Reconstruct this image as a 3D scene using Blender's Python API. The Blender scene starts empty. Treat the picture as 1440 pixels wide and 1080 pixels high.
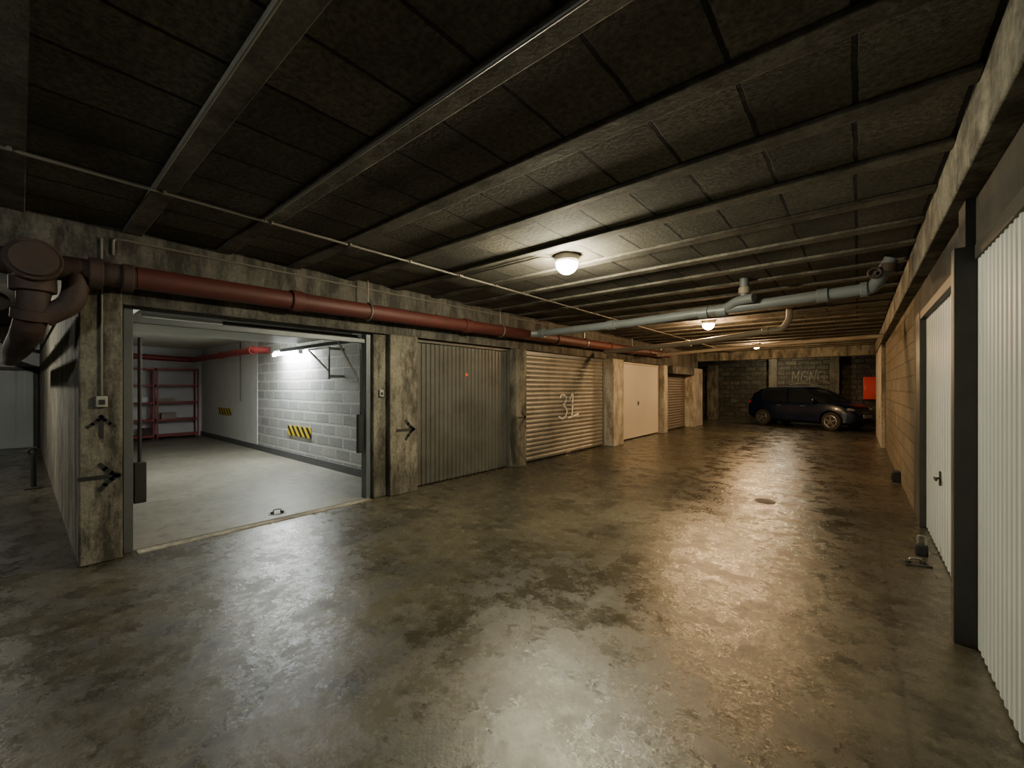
import bpy, bmesh, math, random
from mathutils import Vector, Matrix
random.seed(4)
H=1.45
SC=bpy.context.scene
COL=SC.collection

# ---------------------------------------------------------------- materials
def newmat(name):
    m=bpy.data.materials.new(name); m.use_nodes=True
    nt=m.node_tree; b=nt.nodes['Principled BSDF']
    return m,nt,b
def N(nt,t,**k):
    n=nt.nodes.new(t)
    for a,v in k.items(): setattr(n,a,v)
    return n
def L(nt,a,b): nt.links.new(a,b)
def c4(c): return (c[0],c[1],c[2],1)
def noise(nt,vec,scale,detail=6,rough=.6):
    n=N(nt,'ShaderNodeTexNoise'); n.inputs['Scale'].default_value=scale
    n.inputs['Detail'].default_value=detail; n.inputs['Roughness'].default_value=rough
    L(nt,vec,n.inputs['Vector']); return n.outputs['Fac']
def ramp(nt,fac,stops):
    r=N(nt,'ShaderNodeValToRGB'); e=r.color_ramp.elements
    e[0].position=stops[0][0]; e[0].color=c4(stops[0][1])
    e[1].position=stops[-1][0]; e[1].color=c4(stops[-1][1])
    for p,c in stops[1:-1]:
        x=e.new(p); x.color=c4(c)
    L(nt,fac,r.inputs['Fac']); return r.outputs['Color']
def mix(nt,fac,a,b,mode='MIX'):
    n=N(nt,'ShaderNodeMix',data_type='RGBA',blend_type=mode)
    if isinstance(fac,float): n.inputs[0].default_value=fac
    else: L(nt,fac,n.inputs[0])
    for s,i in ((a,6),(b,7)):
        if isinstance(s,tuple): n.inputs[i].default_value=c4(s)
        else: L(nt,s,n.inputs[i])
    return n.outputs[2]
def bump(nt,b,h,strength,dist=.02,prev=None):
    n=N(nt,'ShaderNodeBump'); n.inputs['Strength'].default_value=strength
    n.inputs['Distance'].default_value=dist
    L(nt,h,n.inputs['Height'])
    if prev: L(nt,prev,n.inputs['Normal'])
    L(nt,n.outputs[0],b.inputs['Normal']); return n.outputs[0]
def maprange(nt,v,a,b,c,d):
    n=N(nt,'ShaderNodeMapRange'); L(nt,v,n.inputs[0])
    for i,x in zip((1,2,3,4),(a,b,c,d)): n.inputs[i].default_value=x
    return n.outputs[0]
def pos(nt,scale=(1,1,1)):
    g=N(nt,'ShaderNodeNewGeometry'); m=N(nt,'ShaderNodeMapping')
    m.inputs['Scale'].default_value=scale
    L(nt,g.outputs['Position'],m.inputs['Vector']); return m.outputs[0]

def concrete(name,c1,c2,dark,scale=2.0,rough=.85,bs=.5,streak=True):
    m,nt,b=newmat(name); p=pos(nt)
    n1=noise(nt,p,scale,8,.65)
    col=ramp(nt,n1,[(.32,c1),(.66,c2)])
    ps=pos(nt,(3,3,.9) if streak else (1.5,1.5,1.5)); n2=noise(nt,ps,1.6,8,.75)
    f=maprange(nt,n2,.43,.58,0,.92)
    col=mix(nt,f,col,dark)
    n3=noise(nt,p,38,4,.7)
    col=mix(nt,.6,col,ramp(nt,n3,[(.3,(.25,.25,.25)),(.7,(1,1,1))]),'MULTIPLY')
    L(nt,col,b.inputs['Base Color']); b.inputs['Roughness'].default_value=rough
    x=bump(nt,b,n1,bs,.03); bump(nt,b,n3,bs*.8,.008,x)
    return m
def blocks(name,axis,c1,c2,mortar,bw=.5,rh=.2,bs=.8,msize=.012,grime=(.1,.08,.05),gr=.5,off=.5,shift=(0,0),rough=.85,speck=.5,sscale=55,wobble=.02):
    m,nt,b=newmat(name)
    g=N(nt,'ShaderNodeNewGeometry'); s=N(nt,'ShaderNodeSeparateXYZ'); L(nt,g.outputs['Position'],s.inputs[0])
    c=N(nt,'ShaderNodeCombineXYZ')
    a=[s.outputs['XYZ'.index(q)] for q in axis]
    for i in (0,1):
        ad=N(nt,'ShaderNodeMath',operation='ADD'); L(nt,a[i],ad.inputs[0]); ad.inputs[1].default_value=shift[i]+100*(bw if i==0 else rh)
        L(nt,ad.outputs[0],c.inputs[i])
    wob=N(nt,'ShaderNodeTexNoise'); wob.inputs['Scale'].default_value=5; L(nt,g.outputs['Position'],wob.inputs['Vector'])
    va=N(nt,'ShaderNodeVectorMath',operation='MULTIPLY_ADD'); L(nt,wob.outputs['Color'],va.inputs[0]); va.inputs[1].default_value=(wobble,wobble,0); L(nt,c.outputs[0],va.inputs[2])
    br=N(nt,'ShaderNodeTexBrick'); br.offset=off; br.inputs['Scale'].default_value=1
    br.inputs['Brick Width'].default_value=bw; br.inputs['Row Height'].default_value=rh
    br.inputs['Mortar Size'].default_value=msize; br.inputs['Mortar Smooth'].default_value=.3
    br.inputs['Color1'].default_value=c4(c1); br.inputs['Color2'].default_value=c4(c2); br.inputs['Mortar'].default_value=c4(mortar)
    L(nt,va.outputs[0],br.inputs['Vector'])
    p=g.outputs['Position']
    n1=noise(nt,p,1.1,6,.65); n3=noise(nt,p,sscale,4,.7)
    col=mix(nt,maprange(nt,n1,.45,.75,0,gr),br.outputs['Color'],grime)
    col=mix(nt,speck,col,ramp(nt,n3,[(.35,(.25,.25,.25)),(.65,(1,1,1))]),'MULTIPLY')
    L(nt,col,b.inputs['Base Color']); b.inputs['Roughness'].default_value=rough
    inv=N(nt,'ShaderNodeMath',operation='SUBTRACT'); inv.inputs[0].default_value=1; L(nt,br.outputs['Fac'],inv.inputs[1])
    x=bump(nt,b,inv.outputs[0],bs,.015); bump(nt,b,n3,bs*.8,.008,x)
    return m
def paint(name,c,c2=None,rough=.5,metal=0,scale=3,bs=.1,coat=0,amt=.5):
    m,nt,b=newmat(name); p=pos(nt)
    c2=c2 or tuple(v*.6 for v in c)
    n1=noise(nt,p,scale,7,.65)
    L(nt,mix(nt,maprange(nt,n1,.42,.72,0,amt),c,c2),b.inputs['Base Color'])
    b.inputs['Roughness'].default_value=rough; b.inputs['Metallic'].default_value=metal
    if bs: bump(nt,b,noise(nt,p,30,3),bs,.005)
    if coat: b.inputs['Coat Weight'].default_value=coat
    return m
def emis(name,c,s):
    m,nt,b=newmat(name); b.inputs['Base Color'].default_value=c4(c)
    b.inputs['Emission Color'].default_value=c4(c); b.inputs['Emission Strength'].default_value=s
    return m

M={}
M['pillar']=concrete('pillar_concrete',(.13,.12,.092),(.27,.25,.195),(.040,.034,.024),2.2)
M['pillar_pale']=concrete('pale_concrete',(.42,.39,.33),(.56,.53,.46),(.22,.19,.14),2.2,bs=.3)
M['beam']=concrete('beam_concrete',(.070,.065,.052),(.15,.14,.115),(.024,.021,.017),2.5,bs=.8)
M['beamR']=concrete('beam_right_concrete',(.14,.135,.11),(.32,.305,.25),(.05,.045,.035),3,bs=.7,streak=False)
M['joist']=concrete('joist_concrete',(.12,.111,.088),(.20,.185,.15),(.065,.058,.045),3,streak=False,bs=.3)
M['dark']=concrete('dark_concrete',(.10,.09,.065),(.17,.15,.11),(.04,.035,.025),1.3)
M['darker']=concrete('dark_infill',(.035,.032,.026),(.06,.055,.045),(.02,.018,.014),1.3)  # plain dark tone for the infill above the right doors
M['side']=concrete('passage_wall_concrete',(.30,.28,.22),(.44,.41,.33),(.16,.14,.10),1.3,bs=.3)
M['ceil']=blocks('ceiling_blocks','XY',(.085,.077,.059),(.17,.155,.12),(.012,.011,.009),bw=.4,rh=.66,msize=.012,off=0,shift=(0,-.62),grime=(.028,.024,.018),gr=.95,bs=1.0,rough=.95,speck=.85,sscale=34)
M['blockR']=blocks('right_wall_blocks','YZ',(.15,.125,.085),(.23,.19,.13),(.11,.085,.06),bw=.5,rh=.2,gr=.6,speck=.8,sscale=24,bs=1)
M['blockB']=blocks('rear_wall_blocks','XZ',(.055,.052,.038),(.12,.112,.08),(.035,.032,.024),bw=.42,rh=.2,gr=.9,grime=(.028,.026,.018),msize=.02,speck=.9,sscale=14,bs=1,wobble=.07)
M['blockG']=blocks('garage_wall_blocks','XZ',(.37,.38,.37),(.53,.54,.52),(.64,.65,.63),bw=.5,rh=.2,msize=.026,gr=.4,grime=(.30,.30,.28),bs=1.)
M['white_wall']=paint('white_wall_paint',(.64,.65,.66),(.52,.52,.52),.8,bs=.15)
M['gceil']=paint('garage_ceiling_paint',(.66,.65,.58),(.48,.46,.39),.9,bs=.3)
M['red']=paint('red_pipe_paint',(.080,.016,.012),(.040,.016,.012),.6,scale=5,bs=.4)
M['rust']=paint('rusty_pipe',(.050,.028,.021),(.025,.019,.016),.7,scale=8,bs=.8,amt=.9)
M['gpipe']=paint('grey_pipe_plastic',(.15,.168,.175),(.10,.095,.08),.4,scale=4,bs=.1)
M['tanpipe']=paint('tan_pipe_plastic',(.27,.23,.17),(.16,.12,.085),.5)
M['conduit']=paint('conduit_plastic',(.12,.108,.088),(.07,.06,.05),.5)
M['steel']=paint('dark_steel_frame',(.05,.05,.045),(.03,.024,.018),.5,metal=.3,scale=6)
M['bluesteel']=paint('grey_blue_steel',(.13,.145,.155),(.08,.08,.08),.45,metal=.3)
M['brown']=paint('grey_corrugated_steel',(.115,.113,.100),(.06,.055,.045),.5,metal=.25,scale=1.8,bs=.15,amt=.9)
M['roller']=paint('galvanised_roller_slats',(.25,.24,.21),(.12,.108,.085),.42,metal=.4,scale=3,amt=.8)
M['rollerdark']=paint('dull_roller_slats',(.16,.13,.10),(.1,.08,.06),.5,metal=.3)
M['cream']=paint('cream_door_paint',(.62,.57,.48),(.52,.46,.38),.5,scale=1.5,bs=.05)
M['white']=paint('white_door_enamel',(.50,.53,.53),(.39,.41,.405),.38,scale=1.5,bs=.05)
M['black']=paint('black_paint',(.012,.012,.012),(.03,.028,.025),.6)
M['rubber']=paint('black_rubber',(.02,.02,.02),(.03,.03,.03),.8)
M['whitemark']=paint('white_chalk_paint',(.85,.84,.76),(.55,.53,.45),.8,scale=14,amt=.8)
M['greymark']=paint('faded_graffiti_paint',(.14,.136,.108),(.06,.058,.042),.8,scale=7,amt=1)
M['redshelf']=paint('red_shelf_enamel',(.28,.028,.028),(.2,.022,.022),.45)
M['board']=paint('grey_shelf_board',(.36,.30,.27),(.25,.2,.18),.6)
M['redbox']=paint('red_cabinet_enamel',(.65,.03,.02),(.5,.02,.02),.4)
M['plastic']=paint('grey_switch_plastic',(.3,.3,.27),(.2,.19,.16),.45)
M['metal']=paint('scratched_metal',(.4,.39,.36),(.2,.17,.13),.35,metal=.8,scale=12)
M['base']=paint('dark_grey_skirting_paint',(.10,.105,.11),(.06,.06,.06),.6)
M['strip']=concrete('worn_threshold',(.34,.31,.24),(.5,.46,.36),(.15,.13,.09),9,streak=False)
M['carpaint']=paint('dark_blue_black_car_paint',(.003,.008,.028),(.004,.010,.032),.3,scale=1,bs=0,coat=.5)
M['glass']=paint('tinted_car_glass',(.015,.019,.024),(.015,.019,.024),.08,bs=0)
M['headlamp']=paint('clear_headlamp_lens',(.22,.23,.24),(.15,.15,.16),.12,bs=0,coat=1)
M['tail']=paint('red_tail_lens',(.4,.01,.01),(.3,.01,.01),.15,bs=0)
M['alloy']=paint('silver_alloy',(.3,.3,.3),(.25,.25,.25),.35,metal=.8,bs=0)
M['plate']=paint('white_plate',(.5,.5,.48),(.4,.4,.4),.4,bs=0)
M['orange']=paint('orange_red_dot',(.75,.12,.04),(.6,.1,.04),.5)
M['lampbase']=paint('lamp_base_plastic',(.4,.38,.32),(.3,.28,.22),.5)
M['lamp_yellow']=emis('lamp_glass_yellow',(1,.90,.62),950)
M['lamp_orange']=emis('lamp_glass_orange',(1,.62,.29),900)
M['lamp_dim']=emis('lamp_glass_dim_yellow',(1,.82,.55),280)
M['lamp_neutral']=emis('lamp_glass_neutral',(.95,1,.92),290)
M['lamp_side']=emis('lamp_glass_side_passage',(1,.97,.84),480)
M['tube']=emis('fluorescent_tube_glass',(.95,1,.98),640)

# floor
def floor_mat():
    m,nt,b=newmat('worn_sealed_concrete_floor'); p=pos(nt)
    n0=noise(nt,p,.55,6,.6); n1=noise(nt,p,2.2,10,.75); n2=noise(nt,p,9,8,.75); n3=noise(nt,p,45,4,.65)
    col=ramp(nt,n0,[(.34,(.030,.028,.019)),(.5,(.064,.058,.038)),(.66,(.110,.100,.070))])
    col=mix(nt,maprange(nt,n1,.46,.58,0,.85),col,(.020,.018,.012))
    col=mix(nt,maprange(nt,n2,.52,.62,0,.42),col,(.14,.13,.10))
    pn=noise(nt,pos(nt,(1,1,1)),3.2,10,.85)
    col=mix(nt,maprange(nt,pn,.53,.61,0,.75),col,(.014,.013,.009))
    g=N(nt,'ShaderNodeNewGeometry'); s=N(nt,'ShaderNodeSeparateXYZ'); L(nt,g.outputs['Position'],s.inputs[0])
    wob=N(nt,'ShaderNodeMath',operation='MULTIPLY_ADD'); L(nt,n1,wob.inputs[0]); wob.inputs[1].default_value=.08; L(nt,s.outputs[0],wob.inputs[2])
    su=N(nt,'ShaderNodeMath',operation='SUBTRACT'); L(nt,wob.outputs[0],su.inputs[0]); su.inputs[1].default_value=.2
    ab=N(nt,'ShaderNodeMath',operation='ABSOLUTE'); L(nt,su.outputs[0],ab.inputs[0])
    seam=maprange(nt,ab.outputs[0],.0,.02,.6,0)
    col=mix(nt,seam,col,(.015,.012,.009))
    L(nt,col,b.inputs['Base Color'])
    r=maprange(nt,pn,.42,.60,.11,.48); L(nt,r,b.inputs['Roughness'])
    b.inputs['Specular IOR Level'].default_value=.85
    x=bump(nt,b,n1,.22,.035); x=bump(nt,b,n2,.28,.013,x); bump(nt,b,n3,.32,.0025,x)
    return m
M['floor']=floor_mat()
def gfloor():
    m,nt,b=newmat('garage_grey_concrete_floor'); p=pos(nt)
    n1=noise(nt,p,1.2,7,.65); n2=noise(nt,p,7,8,.75)
    col=ramp(nt,n1,[(.3,(.12,.112,.088)),(.7,(.225,.212,.172))])
    col=mix(nt,maprange(nt,n2,.48,.64,0,.7),col,(.08,.07,.052))
    L(nt,col,b.inputs['Base Color']); b.inputs['Roughness'].default_value=.5; bump(nt,b,n2,.3,.01); return m
M['gfloor']=gfloor()
def hazard():
    m,nt,b=newmat('yellow_black_hazard_stripes')
    g=N(nt,'ShaderNodeNewGeometry'); s=N(nt,'ShaderNodeSeparateXYZ'); L(nt,g.outputs['Position'],s.inputs[0])
    a=N(nt,'ShaderNodeMath',operation='ADD'); L(nt,s.outputs[0],a.inputs[0]); L(nt,s.outputs[2],a.inputs[1])
    mu=N(nt,'ShaderNodeMath',operation='MULTIPLY'); L(nt,a.outputs[0],mu.inputs[0]); mu.inputs[1].default_value=4.6
    fr=N(nt,'ShaderNodeMath',operation='FRACT'); L(nt,mu.outputs[0],fr.inputs[0])
    gt=N(nt,'ShaderNodeMath',operation='GREATER_THAN'); L(nt,fr.outputs[0],gt.inputs[0]); gt.inputs[1].default_value=.5
    L(nt,mix(nt,gt.outputs[0],(.75,.55,.02),(.012,.012,.012)),b.inputs['Base Color']); b.inputs['Roughness'].default_value=.5
    return m
M['hazard']=hazard()

# ---------------------------------------------------------------- mesh builder
class B:
    def __init__(s): s.v=[];s.f=[];s.m=[]
    def add(s,vs,fs,mi=0):
        o=len(s.v); s.v+= [tuple(v) for v in vs]; s.f+=[tuple(i+o for i in f) for f in fs]; s.m+=[mi]*len(fs); return s
    def box(s,x0,x1,y0,y1,z0,z1,mi=0):
        v=[(x,y,z) for x in (x0,x1) for y in (y0,y1) for z in (z0,z1)]
        return s.add(v,[(0,1,3,2),(4,6,7,5),(0,4,5,1),(2,3,7,6),(0,2,6,4),(1,5,7,3)],mi)
    def sweep(s,pts,r,seg=16,mi=0,caps=True):
        pts=[Vector(p) for p in pts]; n=len(pts)
        rs=r if isinstance(r,(list,tuple)) else [r]*n
        T=[((pts[min(i+1,n-1)]-pts[max(i-1,0)]).normalized()) for i in range(n)]
        a=Vector((0,0,1)) if abs(T[0].z)<.9 else Vector((1,0,0))
        u=T[0].cross(a).normalized(); vs=[]
        for i in range(n):
            u=(u-T[i]*u.dot(T[i])).normalized(); w=T[i].cross(u)
            for k in range(seg):
                t=2*math.pi*k/seg; vs.append(pts[i]+(u*math.cos(t)+w*math.sin(t))*rs[i])
        fs=[(i*seg+k,i*seg+(k+1)%seg,(i+1)*seg+(k+1)%seg,(i+1)*seg+k) for i in range(n-1) for k in range(seg)]
        if caps: fs+=[tuple(range(seg))[::-1],tuple(range((n-1)*seg,n*seg))]
        return s.add(vs,fs,mi)
    def cyl(s,p,q,r,seg=20,mi=0,r2=None):
        return s.sweep([p,q],[r,r if r2 is None else r2],seg,mi)
    def ell(s,c,rx,ry,rz,seg=20,rings=12,mi=0):
        vs=[(c[0],c[1],c[2]-rz)]
        for j in range(1,rings):
            a=-math.pi/2+math.pi*j/rings
            for k in range(seg):
                t=2*math.pi*k/seg; vs.append((c[0]+rx*math.cos(a)*math.cos(t),c[1]+ry*math.cos(a)*math.sin(t),c[2]+rz*math.sin(a)))
        vs.append((c[0],c[1],c[2]+rz)); fs=[]
        for k in range(seg):
            fs.append((0,1+(k+1)%seg,1+k)); e=len(vs)-1; b=1+(rings-2)*seg; fs.append((e,b+k,b+(k+1)%seg))
        for j in range(rings-2):
            for k in range(seg):
                a=1+j*seg; fs.append((a+k,a+(k+1)%seg,a+seg+(k+1)%seg,a+seg+k))
        return s.add(vs,fs,mi)
    def strip(s,pts,w,n,t=.003,mi=0):
        n=Vector(n)
        for p,q in zip(pts[:-1],pts[1:]):
            p=Vector(p);q=Vector(q);d=(q-p).normalized(); e=d.cross(n)*w/2; p=p-d*w*.3; q=q+d*w*.3
            vs=[p-e,p+e,q+e,q-e]; vs+= [v+n*t for v in vs]
            s.add(vs,[(0,1,2,3),(4,7,6,5),(0,4,5,1),(1,5,6,2),(2,6,7,3),(3,7,4,0)],mi)
        return s
    def torus(s,c,axis,R,r,seg=28,ss=10,mi=0):
        ax=Vector(axis).normalized(); a=Vector((0,0,1)) if abs(ax.z)<.9 else Vector((1,0,0)); u=ax.cross(a).normalized(); w=ax.cross(u); c=Vector(c); vs=[]
        for i in range(seg):
            t=2*math.pi*i/seg; d=u*math.cos(t)+w*math.sin(t)
            for k in range(ss):
                q=2*math.pi*k/ss; vs.append(c+d*(R+r*math.cos(q))+ax*r*math.sin(q))
        return s.add(vs,[(i*ss+k,i*ss+(k+1)%ss,((i+1)%seg)*ss+(k+1)%ss,((i+1)%seg)*ss+k) for i in range(seg) for k in range(ss)],mi)
    def obj(s,name,mats,bevel=0,local=False,smooth=True,loc=None):
        if not isinstance(mats,(list,tuple)): mats=[mats]
        if local: c=Vector((0,0,0))
        else:
            xs=[v[0] for v in s.v];ys=[v[1] for v in s.v];zs=[v[2] for v in s.v]
            c=Vector(((min(xs)+max(xs))/2,(min(ys)+max(ys))/2,min(zs)))
        me=bpy.data.meshes.new(name)
        me.from_pydata([Vector(v)-c for v in s.v],[],s.f)
        for m in mats: me.materials.append(m)
        for p,mi in zip(me.polygons,s.m): p.material_index=mi
        bm=bmesh.new(); bm.from_mesh(me); bmesh.ops.recalc_face_normals(bm,faces=bm.faces); bm.to_mesh(me); bm.free()
        if smooth:
            for p in me.polygons: p.use_smooth=True
            me.set_sharp_from_angle(angle=math.radians(38))
        o=bpy.data.objects.new(name,me); o.location=c; COL.objects.link(o)
        if bevel:
            b=o.modifiers.new('bevel','BEVEL'); b.width=bevel; b.segments=2; b.limit_method='ANGLE'
        return o
def rnd(pts,rad,n=6):
    pts=[Vector(p) for p in pts]; out=[pts[0]]
    for a,b,c in zip(pts,pts[1:],pts[2:]):
        d1=(a-b).normalized(); d2=(c-b).normalized(); p=b+d1*rad; q=b+d2*rad
        for i in range(n+1):
            t=i/n; out.append(p*(1-t)**2+b*2*t*(1-t)+q*t*t)
    out.append(pts[-1]); return out
def thing(name,loc,label,cat,group=None):
    e=bpy.data.objects.new(name,None); e.location=loc; e.empty_display_size=.1; COL.objects.link(e)
    return tag(e,label,cat,group)
def tag(o,label,cat,group=None):
    o['label']=label; o['category']=cat
    if group: o['group']=group
    return o
def adopt(p,*cs):
    for c in cs:
        c.parent=p; c.location=c.location-p.location
    return p
def struct(o,label=None):
    o['kind']='structure'
    if label: o['label']=label
    return o
def sbox(name,*a,mat=None,label=None,bevel=0):
    return struct(B().box(*a).obj(name,mat,bevel=bevel),label)

XL=-4.79; ZC=2.795
# ---------------------------------------------------------------- setting
sbox('floor',-15.6,1.4,-5,20.8,-.2,0,mat=M['floor'],label='worn glossy brown sealed concrete floor')
sbox('floor_garage',-15.3,-4.93,.5,3.55,0,.006,mat=M['gfloor'],label='pale grey concrete garage floor')
sbox('ceiling',-15.6,1.4,-5,20.8,ZC,3.0,mat=M['ceil'],label='dark ceiling of rough blocks between joists')
sbox('ceiling_garage',-15.3,-5.04,.5,3.55,2.6,2.66,mat=M['gceil'],label='pale painted garage ceiling')
sbox('wall_far',-7.2,1.4,20.6,20.8,0,ZC,mat=M['blockB'],label='dingy rough block wall with faint graffiti')
sbox('wall_rear',-15.6,1.4,-5.2,-5,0,ZC,mat=M['dark'])
sbox('wall_right',.5,.7,6.70,17.2,0,ZC,mat=M['blockR'],label='brown rough block wall')
sbox('wall_right_recess',1.2,1.4,17.2,20.6,0,ZC,mat=M['blockR'])
sbox('wall_right_return',.7,1.4,17.1,17.2,0,ZC,mat=M['dark'])
sbox('wall_right_near',.52,.7,-5,.8,0,ZC,mat=M['dark'])
sbox('wall_left_end',-7.2,-7.0,17.0,20.6,0,ZC,mat=M['dark'])
sbox('wall_left_return',-7.2,-5.0,16.9,17.0,0,ZC,mat=M['dark'])
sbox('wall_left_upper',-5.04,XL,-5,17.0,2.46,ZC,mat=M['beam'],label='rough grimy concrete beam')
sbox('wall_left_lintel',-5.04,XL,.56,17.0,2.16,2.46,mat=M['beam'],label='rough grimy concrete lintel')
sbox('wall_passage_left',-15.4,-5.15,.3,.5,0,ZC-.001,mat=M['side'],label='grey concrete partition wall')
sbox('wall_garage_block',-10.7,-5.04,3.55,3.7,0,ZC-.001,mat=M['blockG'],label='light grey rough block wall')
sbox('wall_garage_white',-15.4,-10.7,3.54,3.7,0,ZC-.001,mat=M['white_wall'],label='smooth white painted wall')
sbox('wall_garage_back',-15.6,-15.3,-5,3.7,0,ZC-.001,mat=M['white_wall'])
sbox('baseboard_garage',-15.3,-5.1,3.515,3.54,0.006,.13,mat=M['base'],label='dark grey painted skirting')
sbox('trim_1',-4.9,-4.80,.66,2.92,0,.008,mat=M['strip'],label='worn pale threshold strip')
sbox('wall_right_beam',.40,.7,-5,17.1,2.50,ZC-.001,mat=M['beamR'],label='weathered concrete beam with board marks',bevel=.01)
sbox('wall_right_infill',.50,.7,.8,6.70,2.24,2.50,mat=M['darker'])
sbox('wall_right_jamb',.50,.7,6.36,6.70,0,2.24,mat=M['dark'])
sbox('trim_2',-5.0,.5,16.9,17.15,2.46,ZC-.001,mat=M['pillar'],label='concrete beam crossing the aisle')
n=3
for i in range(-8,31):
    y=.62+.66*i
    if abs(y-17.0)<.2: continue
    w=.062
    struct(B().box(XL+.001,.399,y-w,y+w,ZC-.030,ZC-.0005).obj('trim_%d'%n,M['joist'],bevel=.006),'dark concrete ceiling joist'); n+=1

# ---------------------------------------------------------------- pillars and marks
def arrow(org,ex,n,size,mat=M['black'],up=False):
    o=Vector(org); ex=Vector(ex); ez=Vector((0,0,1))
    if up: ex,ez=Vector((0,0,1)),-ex
    P=lambda a,b:o+ex*a*size+ez*b*size
    b=B(); w=size*.15
    b.strip([P(-.55,0),P(.45,0)],w,n)
    b.strip([P(-.02,.48),P(.12,.3),P(.3,.12),P(.5,0),P(.3,-.12),P(.12,-.3),P(-.02,-.48)],w,n)
    return b.obj('painted_arrow',mat,smooth=False)
def pillar(y0,y1,x0,x1,z1,label,mat=M['pillar'],extra=None):
    e=thing('concrete_pillar',((x0+x1)/2,(y0+y1)/2,0),label,'pillar')
    adopt(e,B().box(x0,x1,y0,y1,0,z1).obj('shaft',mat,bevel=.012))
    for a in (extra or []): adopt(e,a)
    return e
pillar(.30,.56,-5.15,XL,2.459,'stained concrete pillar with two painted black arrows',
  extra=[arrow((XL+.001,.425,.71),(0,1,0),(1,0,0),.22),arrow((XL+.001,.43,1.13),(0,1,0),(1,0,0),.17,up=True)])
pillar(2.96,3.15,-5.04,XL-.05,2.159,'stained concrete jamb beside the open garage')
pillar(3.15,3.60,-5.04,XL+.04,2.159,'rough mossy concrete pillar with painted black arrow',extra=[arrow((XL+.041,3.40,.87),(0,1,0),(1,0,0),.27)])
pillar(5.76,6.06,-5.04,XL+.06,2.159,'stained concrete pillar beside the grey roller shutter',extra=[arrow((XL+.061,5.92,.9),(0,1,0),(1,0,0),.22)])
pillar(9.36,9.92,-5.04,XL+.2,2.159,'pale concrete pillar beside the cream garage door',mat=M['pillar_pale'])
pillar(13.1,13.45,-5.04,XL+.08,2.159,'narrow pale concrete pillar',mat=M['pillar_pale'])
pillar(15.75,16.9,-5.04,XL+.2,2.159,'pale concrete pillar at the end of the row',mat=M['pillar_pale'])
pillar(20.2,20.6,-5.3,-4.9,2.46,'concrete pillar against the rear wall')
pillar(20.35,20.6,-2.9,-2.6,ZC-.01,'concrete pillar set in the rear wall',mat=M['dark'])
pillar(20.35,20.6,-.85,-.55,ZC-.01,'concrete pillar set in the rear wall',mat=M['dark'])
pillar(13.2,16.9,.42,.50,2.49,'pale plastered pier with painted black arrow',mat=M['pillar_pale'],extra=[arrow((.419,14.0,.72),(0,1,0),(-1,0,0),.36)])

# ---------------------------------------------------------------- doors
def corr_v(b,x,y0,y1,z0,z1,pitch,dep,nx=1,thick=.02,duty=.5,mi=0):
    k=max(1,round((y1-y0)/pitch)); p=(y1-y0)/k; prof=[]
    for i in range(k):
        a=y0+i*p
        prof+= [(a,0),(a+p*duty*.85,0),(a+p*duty,dep),(a+p*.85,dep)]
    prof.append((y1,0)); m=len(prof); vs=[];fs=[]
    for y,d in prof:
        for z in (z0,z1): vs.append((x+nx*d,y,z)); 
        for z in (z0,z1): vs.append((x-nx*thick,y,z))
    for i in range(m-1):
        a=i*4;c=a+4; fs+=[(a,c,c+1,a+1),(a+2,a+3,c+3,c+2),(a,a+2,c+2,c),(a+1,c+1,c+3,a+3)]
    fs+=[(0,1,3,2),((m-1)*4,(m-1)*4+2,(m-1)*4+3,(m-1)*4+1)]
    b.add(vs,fs,mi)
def corr_h(b,x,y0,y1,z0,z1,pitch,dep,nx=1,thick=.015,mi=0):
    k=round((z1-z0)/pitch); p=(z1-z0)/k; prof=[]
    for i in range(k):
        for j in range(6):
            t=j/6; prof.append((z0+(i+t)*p, dep*math.sin(math.pi*t)**.7 if j else 0))
    prof.append((z1,0)); m=len(prof); vs=[];fs=[]
    for z,d in prof:
        vs+= [(x+nx*d,y0,z),(x+nx*d,y1,z),(x-nx*thick,y0,z),(x-nx*thick,y1,z)]
    for i in range(m-1):
        a=i*4;c=a+4; fs+=[(a,a+1,c+1,c),(a+2,c+2,c+3,a+3),(a,c,c+2,a+2),(a+1,a+3,c+3,c+1)]
    fs+=[(0,2,3,1),((m-1)*4,(m-1)*4+1,(m-1)*4+3,(m-1)*4+2)]
    b.add(vs,fs,mi)
def frame(x0,x1,y0,y1,z1,w,mat,tw=None):
    tw=tw or w
    return B().box(x0,x1,y0,y0+w,0,z1).box(x0,x1,y1-w,y1,0,z1).box(x0,x1,y0+w,y1-w,z1-tw,z1).obj('frame',mat,bevel=.004)
def handle(x,y,z,nx,mat=M['black']):
    b=B().box(min(x,x+nx*.012),max(x,x+nx*.012),y-.02,y+.02,z-.06,z+.06).cyl((x,y,z),(x+nx*.04,y,z),.009)
    b.box(min(x+nx*.032,x+nx*.046),max(x+nx*.032,x+nx*.046),y-.10,y+.012,z-.010,z+.010)
    return b.obj('handle',mat,bevel=.003)

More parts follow.
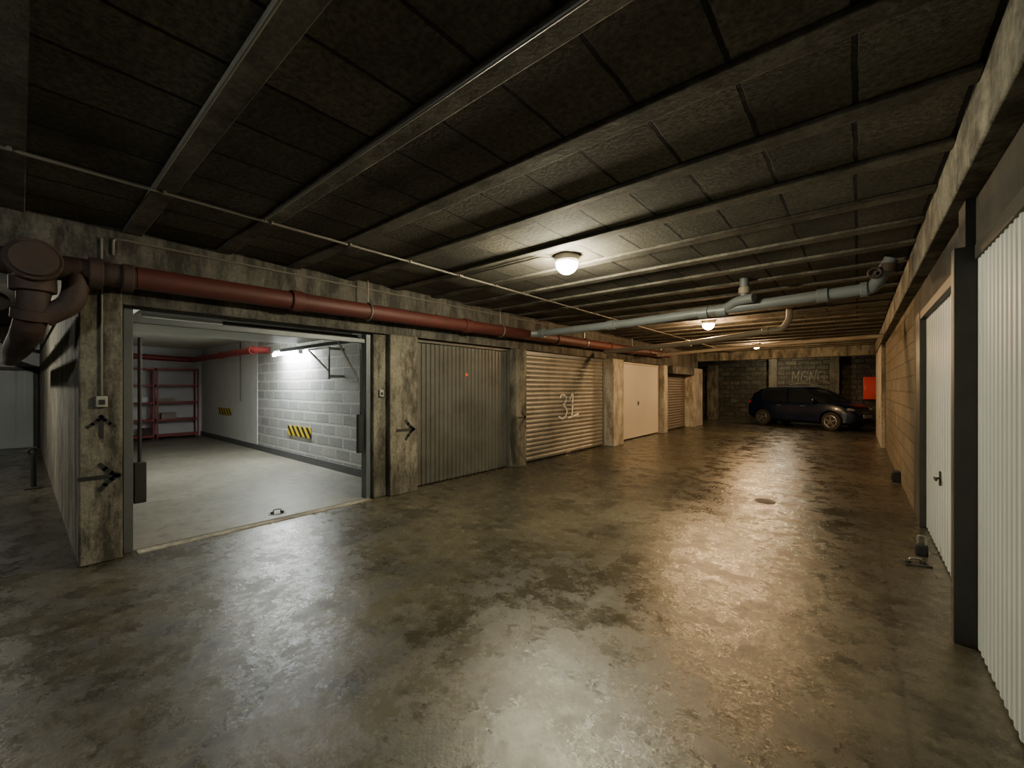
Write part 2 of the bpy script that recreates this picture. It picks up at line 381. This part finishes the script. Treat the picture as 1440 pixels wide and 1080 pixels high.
e=thing('garage_door',(-4.93,4.68,0),'weathered grey vertically corrugated steel garage door, closed','garage door')
b=B(); corr_v(b,-4.92,3.66,5.70,.02,2.10,.085,.018); pn=b.obj('door_panel',M['brown'],smooth=False)
adopt(e,frame(-4.98,-4.88,3.605,5.755,2.158,.05,M['brown']),pn,
 B().cyl((-4.90,4.68,1.66),(-4.892,4.68,1.66),.03).obj('red_light_dot',M['orange']))  # small dot of red light on the door, put in as a coloured disc
e=thing('roller_shutter',(-4.88,7.7,0),'galvanised roller shutter with hand-painted number 31','garage door')
b=B(); corr_h(b,-4.88,6.12,9.30,.02,2.08,.09,.022); sh=b.obj('shutter_slats',M['roller'])
fr=B().box(-4.93,-4.84,6.065,6.13,0,2.158).box(-4.93,-4.84,9.29,9.355,0,2.158).box(-4.93,-4.85,6.13,9.29,2.08,2.158).obj('side_guides',M['bluesteel'])
xn=-4.857; Y0=7.35; Z0=.80
pt=lambda a,z:(xn,Y0+a,Z0+z)
nb=B()
nb.strip([pt(.02,.44),pt(.10,.50),pt(.24,.48),pt(.28,.41),pt(.22,.31),pt(.11,.26),pt(.24,.23),pt(.31,.15),pt(.26,.04),pt(.13,-.02),pt(-.02,.03)],.042,(1,0,0))
nb.strip([pt(.41,.39),pt(.55,.55),pt(.53,.28),pt(.50,.02)],.042,(1,0,0)); nb.strip([pt(.36,-.01),pt(.55,.02),pt(.78,.05)],.034,(1,0,0))
adopt(e,sh,fr,nb.obj('painted_number',M['whitemark'],smooth=False),
 B().box(-4.9,-4.85,7.6,7.8,.02,.06).obj('lift_handle',M['metal'],bevel=.004))
e=thing('garage_door',(-4.9,11.5,0),'smooth cream up-and-over garage door, closed','garage door')
b=B().box(-4.93,-4.88,9.98,13.05,.03,2.1)
adopt(e,b.obj('door_panel',M['cream'],bevel=.004),frame(-4.98,-4.87,9.925,13.095,2.158,.05,M['cream']),handle(-4.88,11.5,1.0,1))
e=thing('roller_shutter',(-4.9,14.6,0),'dull brown roller shutter with housing box above','garage door')
b=B(); corr_h(b,-4.89,13.5,15.7,.02,2.0,.09,.018)
adopt(e,b.obj('shutter_slats',M['rollerdark']),B().box(-4.95,-4.55,13.46,15.74,1.90,2.155).obj('shutter_housing',M['beam'],bevel=.01))
# right doors
def rdoor(xd,y0,y1,label,hy,pitch,dep,w0,w1,px,ztop):
    e=thing('garage_door',(.55,(y0+y1)/2,0),label,'garage door')
    b=B(); corr_v(b,xd,y0+w0,y1-w1,.015,2.16,pitch,dep,nx=-1)
    f=B().box(px,.60,y1-w1,y1,0,ztop).box(.505,.60,y0,y0+w0,0,2.239).box(.495,.60,y0+w0,y1-w1,2.16,2.239).obj('frame',M['steel'],bevel=.004)
    adopt(e,b.obj('door_panel',M['white'],smooth=False),f)
    if hy: adopt(e,handle(xd-.008,hy,.68,-1))
    return e
rdoor(.512,.82,3.49,'white vertically ribbed steel garage door',0,.075,.006,.09,.09,.415,2.239)
rdoor(.545,3.495,6.35,'white ribbed steel garage door with black handle',5.0,.13,.006,.05,.33,.49,2.239)
sbox('trim_60',.46,.499,3.40,3.60,2.24,2.50,mat=M['steel'])
# far left white door
e=thing('garage_door',(-15.26,-1,0),'flat white garage door at the end of the side passage','garage door')
b=B(); corr_v(b,-15.26,-2.3,.2,.02,1.85,.25,.003)
adopt(e,b.obj('door_panel',M['white'],smooth=False),frame(-15.299,-15.2,-2.38,.28,1.93,.07,M['steel']))
# open garage door (raised)
e=thing('raised_garage_door',(-5.9,1.8,2.0),'up-and-over garage door raised under the garage ceiling','garage door')
k=B()
x0,x1=-7.0,-5.15; kx=20; vs=[];fs=[]
for i in range(kx*4+1):
    x=x0+(x1-x0)*i/(kx*4); d=(0,0,.014,.014)[i%4]; z=2.16
    vs+= [(x,.72,z-d),(x,2.84,z-d),(x,.72,z+.02),(x,2.84,z+.02)]
for i in range(kx*4):
    a=i*4;c=a+4; fs+=[(a,a+1,c+1,c),(a+2,c+2,c+3,a+3),(a,c,c+2,a+2),(a+1,a+3,c+3,c+1)]
fs+=[(0,2,3,1),(kx*16,kx*16+1,kx*16+3,kx*16+2)]
k.add(vs,fs); panel=k.obj('door_panel',M['white'],smooth=False)
tr=[B().box(-7.6,-4.98,y,y+.045,2.06,2.11).obj('track',M['bluesteel']) for y in (.655,2.86)]
f=B().box(-5.02,-4.90,.575,.64,0,2.158).box(-5.02,-4.90,2.89,2.955,0,2.158).box(-5.0,-4.93,.64,2.89,2.03,2.085).obj('frame',M['bluesteel'],bevel=.004)
bar=B().box(-5.12,-5.05,1.35,2.86,2.09,2.14).obj('bottom_rail',M['black'],bevel=.004)
bar2=B().box(-5.12,-5.05,.72,1.35,2.09,2.14).obj('edge_rail',M['white'],bevel=.004)
sp=B().cyl((-4.96,.69,.75),(-4.96,.69,1.9),.014).box(-4.99,-4.90,.645,.73,.42,.78).obj('counterweight',M['black'],bevel=.006)
sp2=B().cyl((-4.96,2.85,.95),(-4.96,2.85,1.95),.012).box(-4.99,-4.93,2.80,2.875,.60,1.10).obj('counterweight',M['black'],bevel=.006)
arms=B().strip([(-5.0,2.84,1.55),(-5.55,2.84,2.1)],.03,(0,-1,0),.01).obj('lift_arm',M['metal'])
adopt(e,panel,*tr,f,bar,bar2,sp,sp2,arms)

# ---------------------------------------------------------------- pipes
def pipe(label,loc,runs,mat,r,collars=(),bracks=(),extra=(),name='drain_pipe',cat='pipe'):
    e=thing(name,loc,label,cat)
    for q in runs:
        pts,rr=(q if isinstance(q,tuple) else (q,r)); adopt(e,B().sweep(pts,rr,20).obj('pipe_run',mat))
    for p,q,rr,mm in collars: adopt(e,B().cyl(p,q,rr).obj('coupling',mm,bevel=.006))
    for o in extra: adopt(e,o)
    for (x,y,z,rr) in bracks:
        adopt(e,B().torus((x,y,z),(0,1,0),rr+.006,.010,24,8).cyl((x,y,z+rr),(x,y,ZC-.031),.007,8).obj('hanger',M['metal']))
    return e
zp=lambda y:2.36+.0085*y
X=-4.62
pipe('large dull red drain pipe along the garage fronts',(X,6,2.4),[[(X,.62,zp(.62)),(X,13.2,zp(13.2))]],M['red'],.095,
 collars=[((X,y-.06,zp(y)),(X,y+.06,zp(y)),.112,M['red']) for y in (1.9,4.4,6.9,9.2,11.6)],
 bracks=[(X,y,zp(y),.098) for y in (2.75,5.2,8.0,10.5,12.6)])
jx=X
z=2.35
pipe('rusty cast iron drain junction above the corner pillar',(jx,.1,2.3),
 [[(jx,.615,z+.01),(jx,-2.5,z-.03)],
  (rnd([(jx,.06,z-.05),(jx,.06,z-.35),(jx-.1,.03,1.85),(jx-.9,-.02,1.78),(-9.5,-.1,1.85)],.12),.085),
  (rnd([(jx+.02,.28,z-.03),(jx,.26,z-.26),(jx-.02,.10,z-.38)],.08),.075)],
 M['rust'],.095,
 collars=[((jx+.20,.06,z),(jx-.10,.06,z),.145,M['rust']),((jx+.235,.06,z),(jx+.19,.06,z),.12,M['rust']),((jx,.06,z-.10),(jx,.06,z-.2),.12,M['rust']),
          ((jx,.42,z),(jx,.34,z),.125,M['rust']),((jx,.60,z),(jx,.53,z),.115,M['rust']),((jx-.0,.055,2.02),(jx-.02,.05,1.95),.105,M['rust']),((jx,-.25,z),(jx,-.35,z),.12,M['rust'])])
pipe('old red pipe running back through the side passage',(-9,-.2,2.1),[[(-5.1,-.12,2.12),(-15.25,-.12,2.05)],([(-5.3,.12,2.36),(-15.25,.12,2.36)],.04)],M['rust'],.07,
 collars=[((x,-.12,2.1),(x+.12,-.12,2.1),.09,M['red']) for x in (-6.2,-8.5,-11)])
ax1=(-2.6,5.88,2.42)
pipe('grey plastic drain pipe crossing the aisle under the ceiling',(-2,5.8,2.4),
 [rnd([(-4.51,5.9,2.42),(-4.40,6.0,2.42),ax1,(.12,5.68,2.48),(.26,5.67,ZC-.04)],.06),
  (rnd([(-1.35,5.80,2.43),(-1.15,5.70,2.52),(-.95,5.62,2.52)],.05),.055),
  ([(-1.07,5.72,2.50),(-1.07,5.72,ZC-.002)],.05)],M['gpipe'],.062,
 collars=[((-4.36,5.995,2.42),(-4.26,5.99,2.42),.08,M['gpipe']),((-3.0,5.905,2.42),(-2.88,5.895,2.42),.076,M['gpipe']),((-1.62,5.81,2.435),(-1.5,5.80,2.435),.078,M['gpipe']),
   ((-1.40,5.80,2.44),(-1.28,5.79,2.44),.08,M['gpipe']),((-.35,5.71,2.465),(-.25,5.705,2.467),.078,M['gpipe']),((-1.07,5.72,2.60),(-1.07,5.72,2.68),.066,M['tanpipe']),
   ((.02,5.69,2.477),(.08,5.685,2.478),.078,M['gpipe']),((.23,5.67,2.62),(.25,5.67,2.70),.078,M['rust'])],
 extra=[B().torus((.13,5.6,2.62),(0,1,0),.05,.012,20,8).cyl((.13,5.6,2.62),(.2,5.67,2.60),.02).obj('valve_wheel',M['rust'])])
pipe('tan drain pipe sloping across the aisle',(-2,8.5,2.4),
 [rnd([(-4.50,8.7,2.27),(-2.6,8.55,2.33),(-1.0,8.45,2.46),(-.9,8.44,2.62),(-.9,8.44,ZC-.001)],.07)],M['tanpipe'],.05,
 collars=[((-2.65,8.555,2.325),(-2.55,8.55,2.33),.064,M['tanpipe']),((-1.3,8.47,2.44),(-1.2,8.46,2.45),.064,M['tanpipe'])])
pipe('thin pale pipe crossing the aisle near the ceiling',(-2,12,2.4),
 [rnd([(-4.50,12.0,2.40),(-1.0,11.8,2.52),(.2,11.8,2.55),(.399,11.8,2.55)],.1)],M['tanpipe'],.045,
 collars=[((-1.1,11.8,2.52),(-1.0,11.8,2.52),.058,M['tanpipe'])])
pipe('bright red pipe under the garage ceiling',(-12,3.2,2.2),
 [rnd([(-10.0,3.53,2.27),(-10.0,3.28,2.27),(-15.0,3.28,2.27),(-15.1,3.1,2.27),(-15.1,.52,2.36)],.14)],M['redshelf'],.075,
 collars=[((-10.25,3.28,2.27),(-10.15,3.28,2.27),.095,M['redshelf']),((-12.4,3.28,2.27),(-12.3,3.28,2.27),.09,M['redshelf'])])
def conduit(label,pts,r=.011,boxes=(),clips=()):
    pts=[Vector(p) for p in pts]
    e=thing('electrical_conduit',tuple(pts[0]),label,'conduit')
    adopt(e,B().sweep(pts if len(pts)<3 else rnd(pts,.03,4),r,8).obj('tube',M['conduit']))
    for (x,y,z) in boxes: adopt(e,B().box(x-.04,x+.04,y-.04,y+.04,z-.02,z+.013).obj('junction_box',M['conduit'],bevel=.006))
    if clips: adopt(e,*[B().box(x-.020,x+.020,y-.01,y+.01,z-.013,z+.011).obj('clip',M['conduit']) for (x,y,z) in clips])
    return e
zc=ZC-.030-.012
conduit('grey conduit clipped across the ceiling joists',[(-3.56,-4.9,zc),(-3.56,16.8,zc)],.011,boxes=[(-3.56,3.3,zc)],clips=[(-3.56,.62+.66*i,zc) for i in range(-2,14)])
conduit('thin conduit along a ceiling joist',[(-3.54,.56,zc),(.38,.56,zc)],.008)
conduit('thin conduit along a ceiling joist',[(-3.54,1.22,zc),(.38,1.22,zc)],.008)
conduit('thin conduit running to the ceiling lamp',[(-3.54,3.33,zc),(-2.45,3.33,zc),(-2.38,3.45,zc)],.008)
conduit('thin conduit along the top of the concrete beam',[(XL+.0105,.50,2.56),(XL+.0105,.50,2.70),(XL+.0105,16.0,2.72)],.010)
conduit('vertical conduit feeding the pillar switch',[(XL+.010,.43,1.385),(XL+.010,.43,2.68)],.009)
conduit('thin conduit down the white garage wall',[(-11.8,3.525,1.1),(-11.8,3.525,2.599)],.015)
e=thing('light_switch',(XL+.02,.43,1.30),'grey surface-mounted light switch on the pillar','light switch')
adopt(e,B().box(XL,XL+.035,.395,.465,1.29,1.38).obj('housing',M['plastic'],bevel=.006),B().box(XL+.035,XL+.043,.412,.448,1.31,1.35).obj('rocker',M['black'],bevel=.003))
e=thing('light_switch',(XL,3.02,1.35),'small grey switch box on the stained jamb','light switch')
adopt(e,B().box(XL-.05,XL-.015,3.03,3.09,1.33,1.42).obj('housing',M['plastic'],bevel=.006),B().box(XL-.015,XL-.008,3.045,3.075,1.35,1.39).obj('rocker',M['black'],bevel=.003))

# ---------------------------------------------------------------- lamps
def lamp(x,y,mat,label,z=ZC):
    e=thing('ceiling_lamp',(x,y,z),label,'lamp','round bulkhead lamps along the aisle ceiling')
    adopt(e,B().cyl((x,y,z-.06),(x,y,z),.125,28).cyl((x,y,z-.075),(x,y,z-.06),.112,28,r2=.12).obj('lamp_base',M['lampbase'],bevel=.005))
    b=B(); R=.11; seg=28; rings=8; vs=[];fs=[]
    for j in range(rings+1):
        a=math.pi/2*j/rings
        for q in range(seg):
            t=2*math.pi*q/seg; vs.append((x+R*math.cos(a*.98)*math.cos(t),y+R*math.cos(a*.98)*math.sin(t),z-.075-.11*math.sin(a)))
    for j in range(rings):
        for q in range(seg): fs.append((j*seg+q,j*seg+(q+1)%seg,(j+1)*seg+(q+1)%seg,(j+1)*seg+q))
    fs.append(tuple(range(rings*seg,(rings+1)*seg))); fs.append(tuple(range(seg))[::-1])
    b.add(vs,fs); adopt(e,b.obj('glass_dome',mat)); return e
lamp(-2.28,3.59,M['lamp_yellow'],'lit round glass bulkhead lamp, yellow-white glow')
lamp(-2.30,8.87,M['lamp_orange'],'lit round glass bulkhead lamp, warm orange glow')
lamp(-2.33,14.15,M['lamp_orange'],'lit round glass bulkhead lamp, warm orange glow')
lamp(-2.3,19.2,M['lamp_dim'],'lit round glass bulkhead lamp, dim yellow glow')
lamp(-2.3,-1.7,M['lamp_neutral'],'lit round glass bulkhead lamp, pale glow')
lamp(-9.0,-1.4,M['lamp_side'],'lit round glass bulkhead lamp in the side passage')
# tube lights
def tubelamp(x0,x1,y,ytow,z,label,zc_):
    e=thing('fluorescent_lamp',((x0+x1)/2,y,z),label,'lamp')
    s=1 if ytow>0 else -1
    ya,yb=sorted((y,y+s*.07))
    adopt(e,B().box(x0,x1,ya,yb,z+.03,z+.085).obj('batten',M['white'],bevel=.006),
     B().cyl((x0+.05,y,z),(x1-.05,y,z),.020,16).obj('tube',M['tube']))
    for a in (x0,x1-.05): adopt(e,B().box(a,a+.05,y-.03,y+.04,z-.035,z+.03).obj('end_cap',M['white'],bevel=.004))
    for a in (x0+.3,x1-.3): adopt(e,B().cyl((a,(ya+yb)/2,z+.085),(a,(ya+yb)/2,zc_),.008,8).obj('hanger_rod',M['metal']))
tubelamp(-9.2,-7.9,3.33,1,2.115,'lit fluorescent batten lamp beside the block wall',2.6)

# ---------------------------------------------------------------- garage contents
def hz(x0,x1,z0,z1,yy):
    o=B().box(x0,x1,yy-.012,yy,z0,z1).obj('hazard_tape_panel',M['hazard'],bevel=.002)
    return tag(o,'yellow and black striped bumper strip on the wall','hazard strip','striped bumper strips on the garage wall')
hz(-9.0,-7.95,.48,.68,3.55); hz(-13.6,-12.55,.71,.90,3.54)
e=thing('wall_bracket',(-7.2,3.5,1.9),'triangular metal bracket fixed to the block wall','bracket')
adopt(e,B().strip([(-7.5,3.3,2.12),(-6.7,3.3,2.12)],.03,(0,-1,0),.02).strip([(-6.72,3.3,2.12),(-6.72,3.3,1.6)],.03,(0,-1,0),.02).strip([(-7.45,3.3,2.1),(-6.72,3.3,1.72)],.025,(0,-1,0),.02).box(-6.735,-6.705,3.3,3.55,1.62,1.66).box(-6.735,-6.705,3.3,3.55,2.08,2.12).obj('brace',M['metal']))
def shelf(y0,y1,label):
    x0,x1=-15.25,-14.85
    e=thing('metal_shelving_unit',((x0+x1)/2,(y0+y1)/2,0.006),label,'shelf','red shelving along the garage back wall')
    for x in (x0,x1-.04):
        for y in (y0,y1-.04):
            adopt(e,B().box(x,x+.04,y,y+.005,.006,2.0).box(x,x+.005,y,y+.04,.006,2.0).obj('upright',M['redshelf']))
    for z in (.08,.52,1.0,1.48,1.94):
        adopt(e,B().box(x0,x1,y0+.006,y1-.006,z,z+.05).obj('shelf_board',M['redshelf'],bevel=.004))
    return e
shelf(2.42,3.38,'red enamelled metal shelving unit with five shelves')
shelf(1.42,2.38,'red enamelled metal shelving unit, partly loaded')
def carton(x,y,z,a,b_,c,mat,label):
    bb=B().box(x-a,x+a,y-b_,y+b_,z,z+c).box(x-a-.001,x+a+.001,y-.02,y+.02,z+c-.001,z+c+.001,1)
    tag(bb.obj('storage_box',[M[mat],M['board']],bevel=.004),label,'box')
carton(-15.05,2.7,.57,.13,.16,.16,'tanpipe','small tan cardboard box on a red shelf')
carton(-15.05,2.65,1.05,.13,.18,.10,'tanpipe','flat tan cardboard box on a red shelf')
carton(-15.05,2.1,1.05,.13,.15,.14,'white','small white box on a red shelf')
carton(-15.05,2.2,.13,.13,.14,.2,'rust','brown box on the lowest red shelf')

# ---------------------------------------------------------------- small items
def latch(x,y,label,rot=0):
    e=thing('floor_latch',(x,y,0),label,'floor latch')
    a=B().box(-.09,.09,-.05,.05,0,.01).cyl((-.05,0,.01),(-.05,0,.03),.02).cyl((.05,0,.01),(.05,0,.03),.02).obj('base_plate',M['steel'],local=True,bevel=.002)
    c=B().sweep(rnd([(-.04,-.0,.015),(-.04,.0,.05),(.04,.0,.05),(.04,.0,.015)],.02,5),.008,8).obj('hasp',M['metal'],local=True)
    for o in (a,c): o.parent=e
    e.rotation_euler[2]=rot; return e
latch(-5.12,1.9,'small steel floor latch at the open garage threshold',1.3)
latch(.36,4.72,'steel floor latch by the white door',.4)
e=thing('padlock',(.42,5.0,0),'black padlock with steel shackle on the floor by the door','padlock')
adopt(e,B().box(.38,.46,4.97,5.03,.0,.10).obj('lock_body',M['black'],bevel=.012),B().sweep(rnd([(.395,5,.09),(.395,5,.17),(.445,5,.17),(.445,5,.09)],.022,5),.008,8).obj('shackle',M['metal']))
e=thing('wall_socket',(.47,8.7,.0),'small black box at the foot of the block wall','socket')
adopt(e,B().box(.40,.499,8.6,8.8,.0,.16).obj('housing',M['black'],bevel=.01),B().box(.385,.40,8.64,8.76,.03,.12).obj('cover',M['steel'],bevel=.004))
e=thing('floor_drain',(-.91,6.1,0),'round metal floor drain cover','drain')
b=B().torus((-.91,6.1,.004),(0,0,1),.11,.008,28,6)
for i in range(-3,4):
    hw=math.sqrt(.11**2-(i*.028)**2); b.box(-.91-hw,-.91+hw,6.1+i*.028-.007,6.1+i*.028+.007,0,.007)
adopt(e,b.obj('grate',M['steel']))
e=thing('folding_bollard',(-9.1,.12,0),'dark folding parking bollard beside the partition wall','bollard')
adopt(e,B().box(-9.2,-9.0,.03,.21,0,.02).obj('base_plate',M['steel'],bevel=.003),B().sweep([(-9.1,.12,.02),(-9.1,.12,.5)],.03,12).torus((-9.1,.12,.53),(1,0,0),.05,.015,20,8).obj('post',M['steel']))
e=thing('fire_hose_cabinet',(.33,20.5,1.0),'tall red fire cabinet fixed to the rear wall','cabinet')
adopt(e,B().box(.15,.55,20.45,20.6,1.0,1.85).obj('body',M['redbox'],bevel=.01),B().box(.17,.53,20.435,20.45,1.02,1.83).obj('door',M['redbox'],bevel=.005),B().box(.20,.22,20.41,20.435,1.38,1.48).obj('handle',M['metal']))
g=B(); gy=20.598; gp=lambda x,z:(x,gy,z)
def W(pl): g.strip([gp(-2.1+a*.72,1.72+c*.95) for a,c in pl],.03,(0,-1,0),.004)
W([(0,-.03),(.03,.30),(.05,.42),(.17,.12),(.33,.46),(.28,-.06)])
W([(.74,.30),(.58,.42),(.46,.30),(.43,.05),(.56,-.04),(.78,.08)]); W([(.45,.24),(.67,.16)])
W([(.82,-.08),(.86,.40),(1.04,.0),(1.14,.5)])
W([(1.52,.30),(1.36,.42),(1.2,.28),(1.18,.08),(1.34,-.04),(1.52,.08),(1.48,.2),(1.36,.18)])
W([(-.1,-.16),(.5,-.08),(1.3,-.2),(.7,-.25)])
o=g.obj('wall_graffiti',M['greymark'],smooth=False); tag(o,'faded hand-sprayed letters on the rear block wall','graffiti')

# ---------------------------------------------------------------- car
car=thing('car',(-1.45,18.70,0),'dark blue-black five-door hatchback car parked by the rear wall','car')
car.rotation_euler[2]=math.radians(-25); car.scale=(.93,.97,1)
def part(o): o.parent=car; return o
ST=[(-1.98,.45,.80,.64),(-1.92,.32,.92,.74),(-1.75,.25,.98,.80),(-1.3,.21,.99,.845),(-.6,.20,.965,.86),(.3,.20,.945,.86),(.95,.20,.945,.855),(1.3,.20,.91,.84),(1.6,.20,.84,.80),(1.82,.22,.74,.73),(1.94,.28,.63,.62),(2.0,.36,.54,.50)]
def ring(zb,zt,w):
    h=zt-zb
    P=[(0,zb),(.82*w,zb),(.96*w,zb+.12*h),(.985*w,zb+.35*h),(w,zb+.6*h),(.975*w,zb+.82*h),(.92*w,zb+.95*h),(.82*w,zt),(.4*w,zt+.02),(0,zt+.025)]
    return P+[(-y,z) for y,z in P[-2:0:-1]]
def loft(sts,close=True):
    b=B(); vs=[];fs=[]; m=len(sts[0][1])
    for x,r in sts: vs+=[(x,y,z) for y,z in r]
    for i in range(len(sts)-1):
        for k in range(m): fs.append((i*m+k,i*m+(k+1)%m,(i+1)*m+(k+1)%m,(i+1)*m+k))
    fs+=[tuple(range(m))[::-1],tuple(range((len(sts)-1)*m,len(sts)*m))]
    return b.add(vs,fs)
body=loft([(x,ring(zb,zt,w)) for x,zb,zt,w in ST]).obj('body',M['carpaint'],local=True)
cut=B()
for x in (-1.27,1.27):
    for s in (-1,1): cut.cyl((x,s*.52,.31),(x,s*1.1,.31),.37,32)
co=cut.obj('cutter',M['rubber'],local=True)
md=body.modifiers.new('arches','BOOLEAN'); md.object=co; md.operation='DIFFERENCE'; md.solver='EXACT'
dg=bpy.context.evaluated_depsgraph_get(); dg.update()
nm=bpy.data.meshes.new_from_object(body.evaluated_get(dg)); body.modifiers.clear(); body.data=nm
bpy.data.objects.remove(co); part(body)
for p in nm.polygons: p.use_smooth=True
nm.set_sharp_from_angle(angle=math.radians(35))
GH=[(-1.86,.68,.62,.99,.9),(-1.72,.73,.60,1.2,.9),(-1.5,.76,.585,1.38,.9),(-1.1,.775,.58,1.45,.9),(-.5,.785,.58,1.475,.9),(.05,.785,.57,1.46,.9),(.4,.78,.56,1.39,.9),(.75,.77,.60,1.20,.88),(1.15,.74,.68,.97,.86)]
def gr_(wb,wt,zt,zb,e=0):
    P=[(0,zb),(wb,zb),(wb+(wt-wb)*.5+.015,zb+(zt-zb)*.5),(wt+.03,zb+(zt-zb)*.88),(wt-.05,zt),(0,zt+.02)]
    return P+[(-y,z) for y,z in P[-2:0:-1]]
part(loft([(x,gr_(wb,wt,zt,zb)) for x,wb,wt,zt,zb in GH]).obj('windows',M['glass'],local=True))
rv=[];rf=[]
RS=[(-1.78,.66,1.16),(-1.5,.63,1.385),(-1.1,.62,1.455),(-.5,.62,1.48),(.05,.61,1.465),(.4,.60,1.395)]
for x,w,zt in RS:
    for y,z in ((-w,zt-.10),(-w+.07,zt-.005),(-w*.5,zt+.018),(0,zt+.026),(w*.5,zt+.018),(w-.07,zt-.005),(w,zt-.10)): rv.append((x,y,z))
for i in range(len(RS)-1):
    for k in range(6): rf.append((i*7+k,i*7+k+1,i*7+k+8,i*7+k+7))
ro=B().add(rv,rf).obj('roof',M['carpaint'],local=True); so=ro.modifiers.new('s','SOLIDIFY'); so.thickness=.012; part(ro)
for s in (-1,1):
    part(B().sweep([(1.12,s*.73,.96),(.75,s*.67,1.18),(.4,s*.60,1.36)],.028,8).obj('window_pillar',M['carpaint']))
    part(B().strip([(-.28,s*.80,.93),(-.30,s*.70,1.22),(-.32,s*.62,1.40)],.07,(0,s,.35),.012).obj('window_pillar',M['carpaint']))
    part(B().add([(-1.86,s*.72,.94),(-1.28,s*.80,.95),(-1.42,s*.70,1.22),(-1.35,s*.635,1.38),(-1.72,s*.64,1.24)],[(0,1,2,3,4)]).obj('window_pillar',M['carpaint']))
for x in (-1.27,1.27):
    for s in (-1,1):
        w=B(); y0,y1=s*.64,s*.82
        w.sweep([(x,y0,.31),(x,y0+s*.02,.31),(x,y1-s*.02,.31),(x,y1,.31)],[.285,.31,.31,.285],32)
        wo=part(w.obj('wheel',M['rubber'],local=False)); 
        r=B().torus((x,y1,.31),(0,1,0),.195,.014,32,8).cyl((x,y1,.31),(x,y1+s*.015,.31),.05,16)
        for q in range(5):
            a=2*math.pi*q/5+.3; ca,sa=math.cos(a),math.sin(a)
            r.strip([(x+.04*ca,y1+s*.003,.31+.04*sa),(x+.18*ca,y1+s*.003,.31+.18*sa)],.05,(0,s,0),.01)
        rr=r.obj('rim',M['alloy']); rr.location=rr.location-wo.location; rr.parent=wo
for s in (-1,1):
    h=B().ell((1.72,s*.62,.70),.2,.10,.075,20,10).obj('headlight',M['headlamp'],local=False); h.rotation_euler[2]=-s*.45; part(h)
    part(B().ell((-1.86,s*.64,.86),.07,.10,.12).obj('tail_light',M['tail']))
    part(B().ell((.78,s*.93,1.0),.07,.10,.065).box(.72,.80,s*.85-.04,s*.85+.04,.95,.98).obj('side_mirror',M['carpaint']))
    for x in (-.55,.35): part(B().box(x-.09,x+.09,s*.868-.008,s*.868+.008,.79,.815).obj('door_handle',M['alloy'],bevel=.004))
    for pl in ([(.92,s*.857,.28),(.86,s*.862,.85)],[(-.3,s*.866,.28),(-.3,s*.864,.88)],[(-1.0,s*.86,.5),(-1.15,s*.856,.88)]):
        part(B().strip(pl,.008,(0,s,0),.004).obj('door_gap',M['rubber']))
    part(B().ell((1.86,s*.48,.36),.06,.07,.04).obj('fog_light',M['headlamp']))
part(B().ell((1.93,0,.42),.085,.5,.10,24,10).obj('lower_grille',M['rubber']))
part(B().ell((1.955,0,.60),.05,.30,.04,20,8).obj('upper_grille',M['alloy']))
part(B().box(2.005,2.02,-.26,.26,.44,.55).obj('number_plate',M['plate'],bevel=.003))

# ---------------------------------------------------------------- world, camera
w=bpy.data.worlds.new('dark'); SC.world=w; w.use_nodes=True
w.node_tree.nodes['Background'].inputs[0].default_value=(.02,.02,.018,1); w.node_tree.nodes['Background'].inputs[1].default_value=.3
cd=bpy.data.cameras.new('camera'); cam=bpy.data.objects.new('camera',cd); COL.objects.link(cam)
cam.location=(0,0,H); cam.rotation_euler=(math.radians(90),0,math.radians(40))
cd.sensor_width=36; cd.clip_start=.02
cd.lens=580/1440*36; cd.shift_y=5/1440
SC.camera=cam
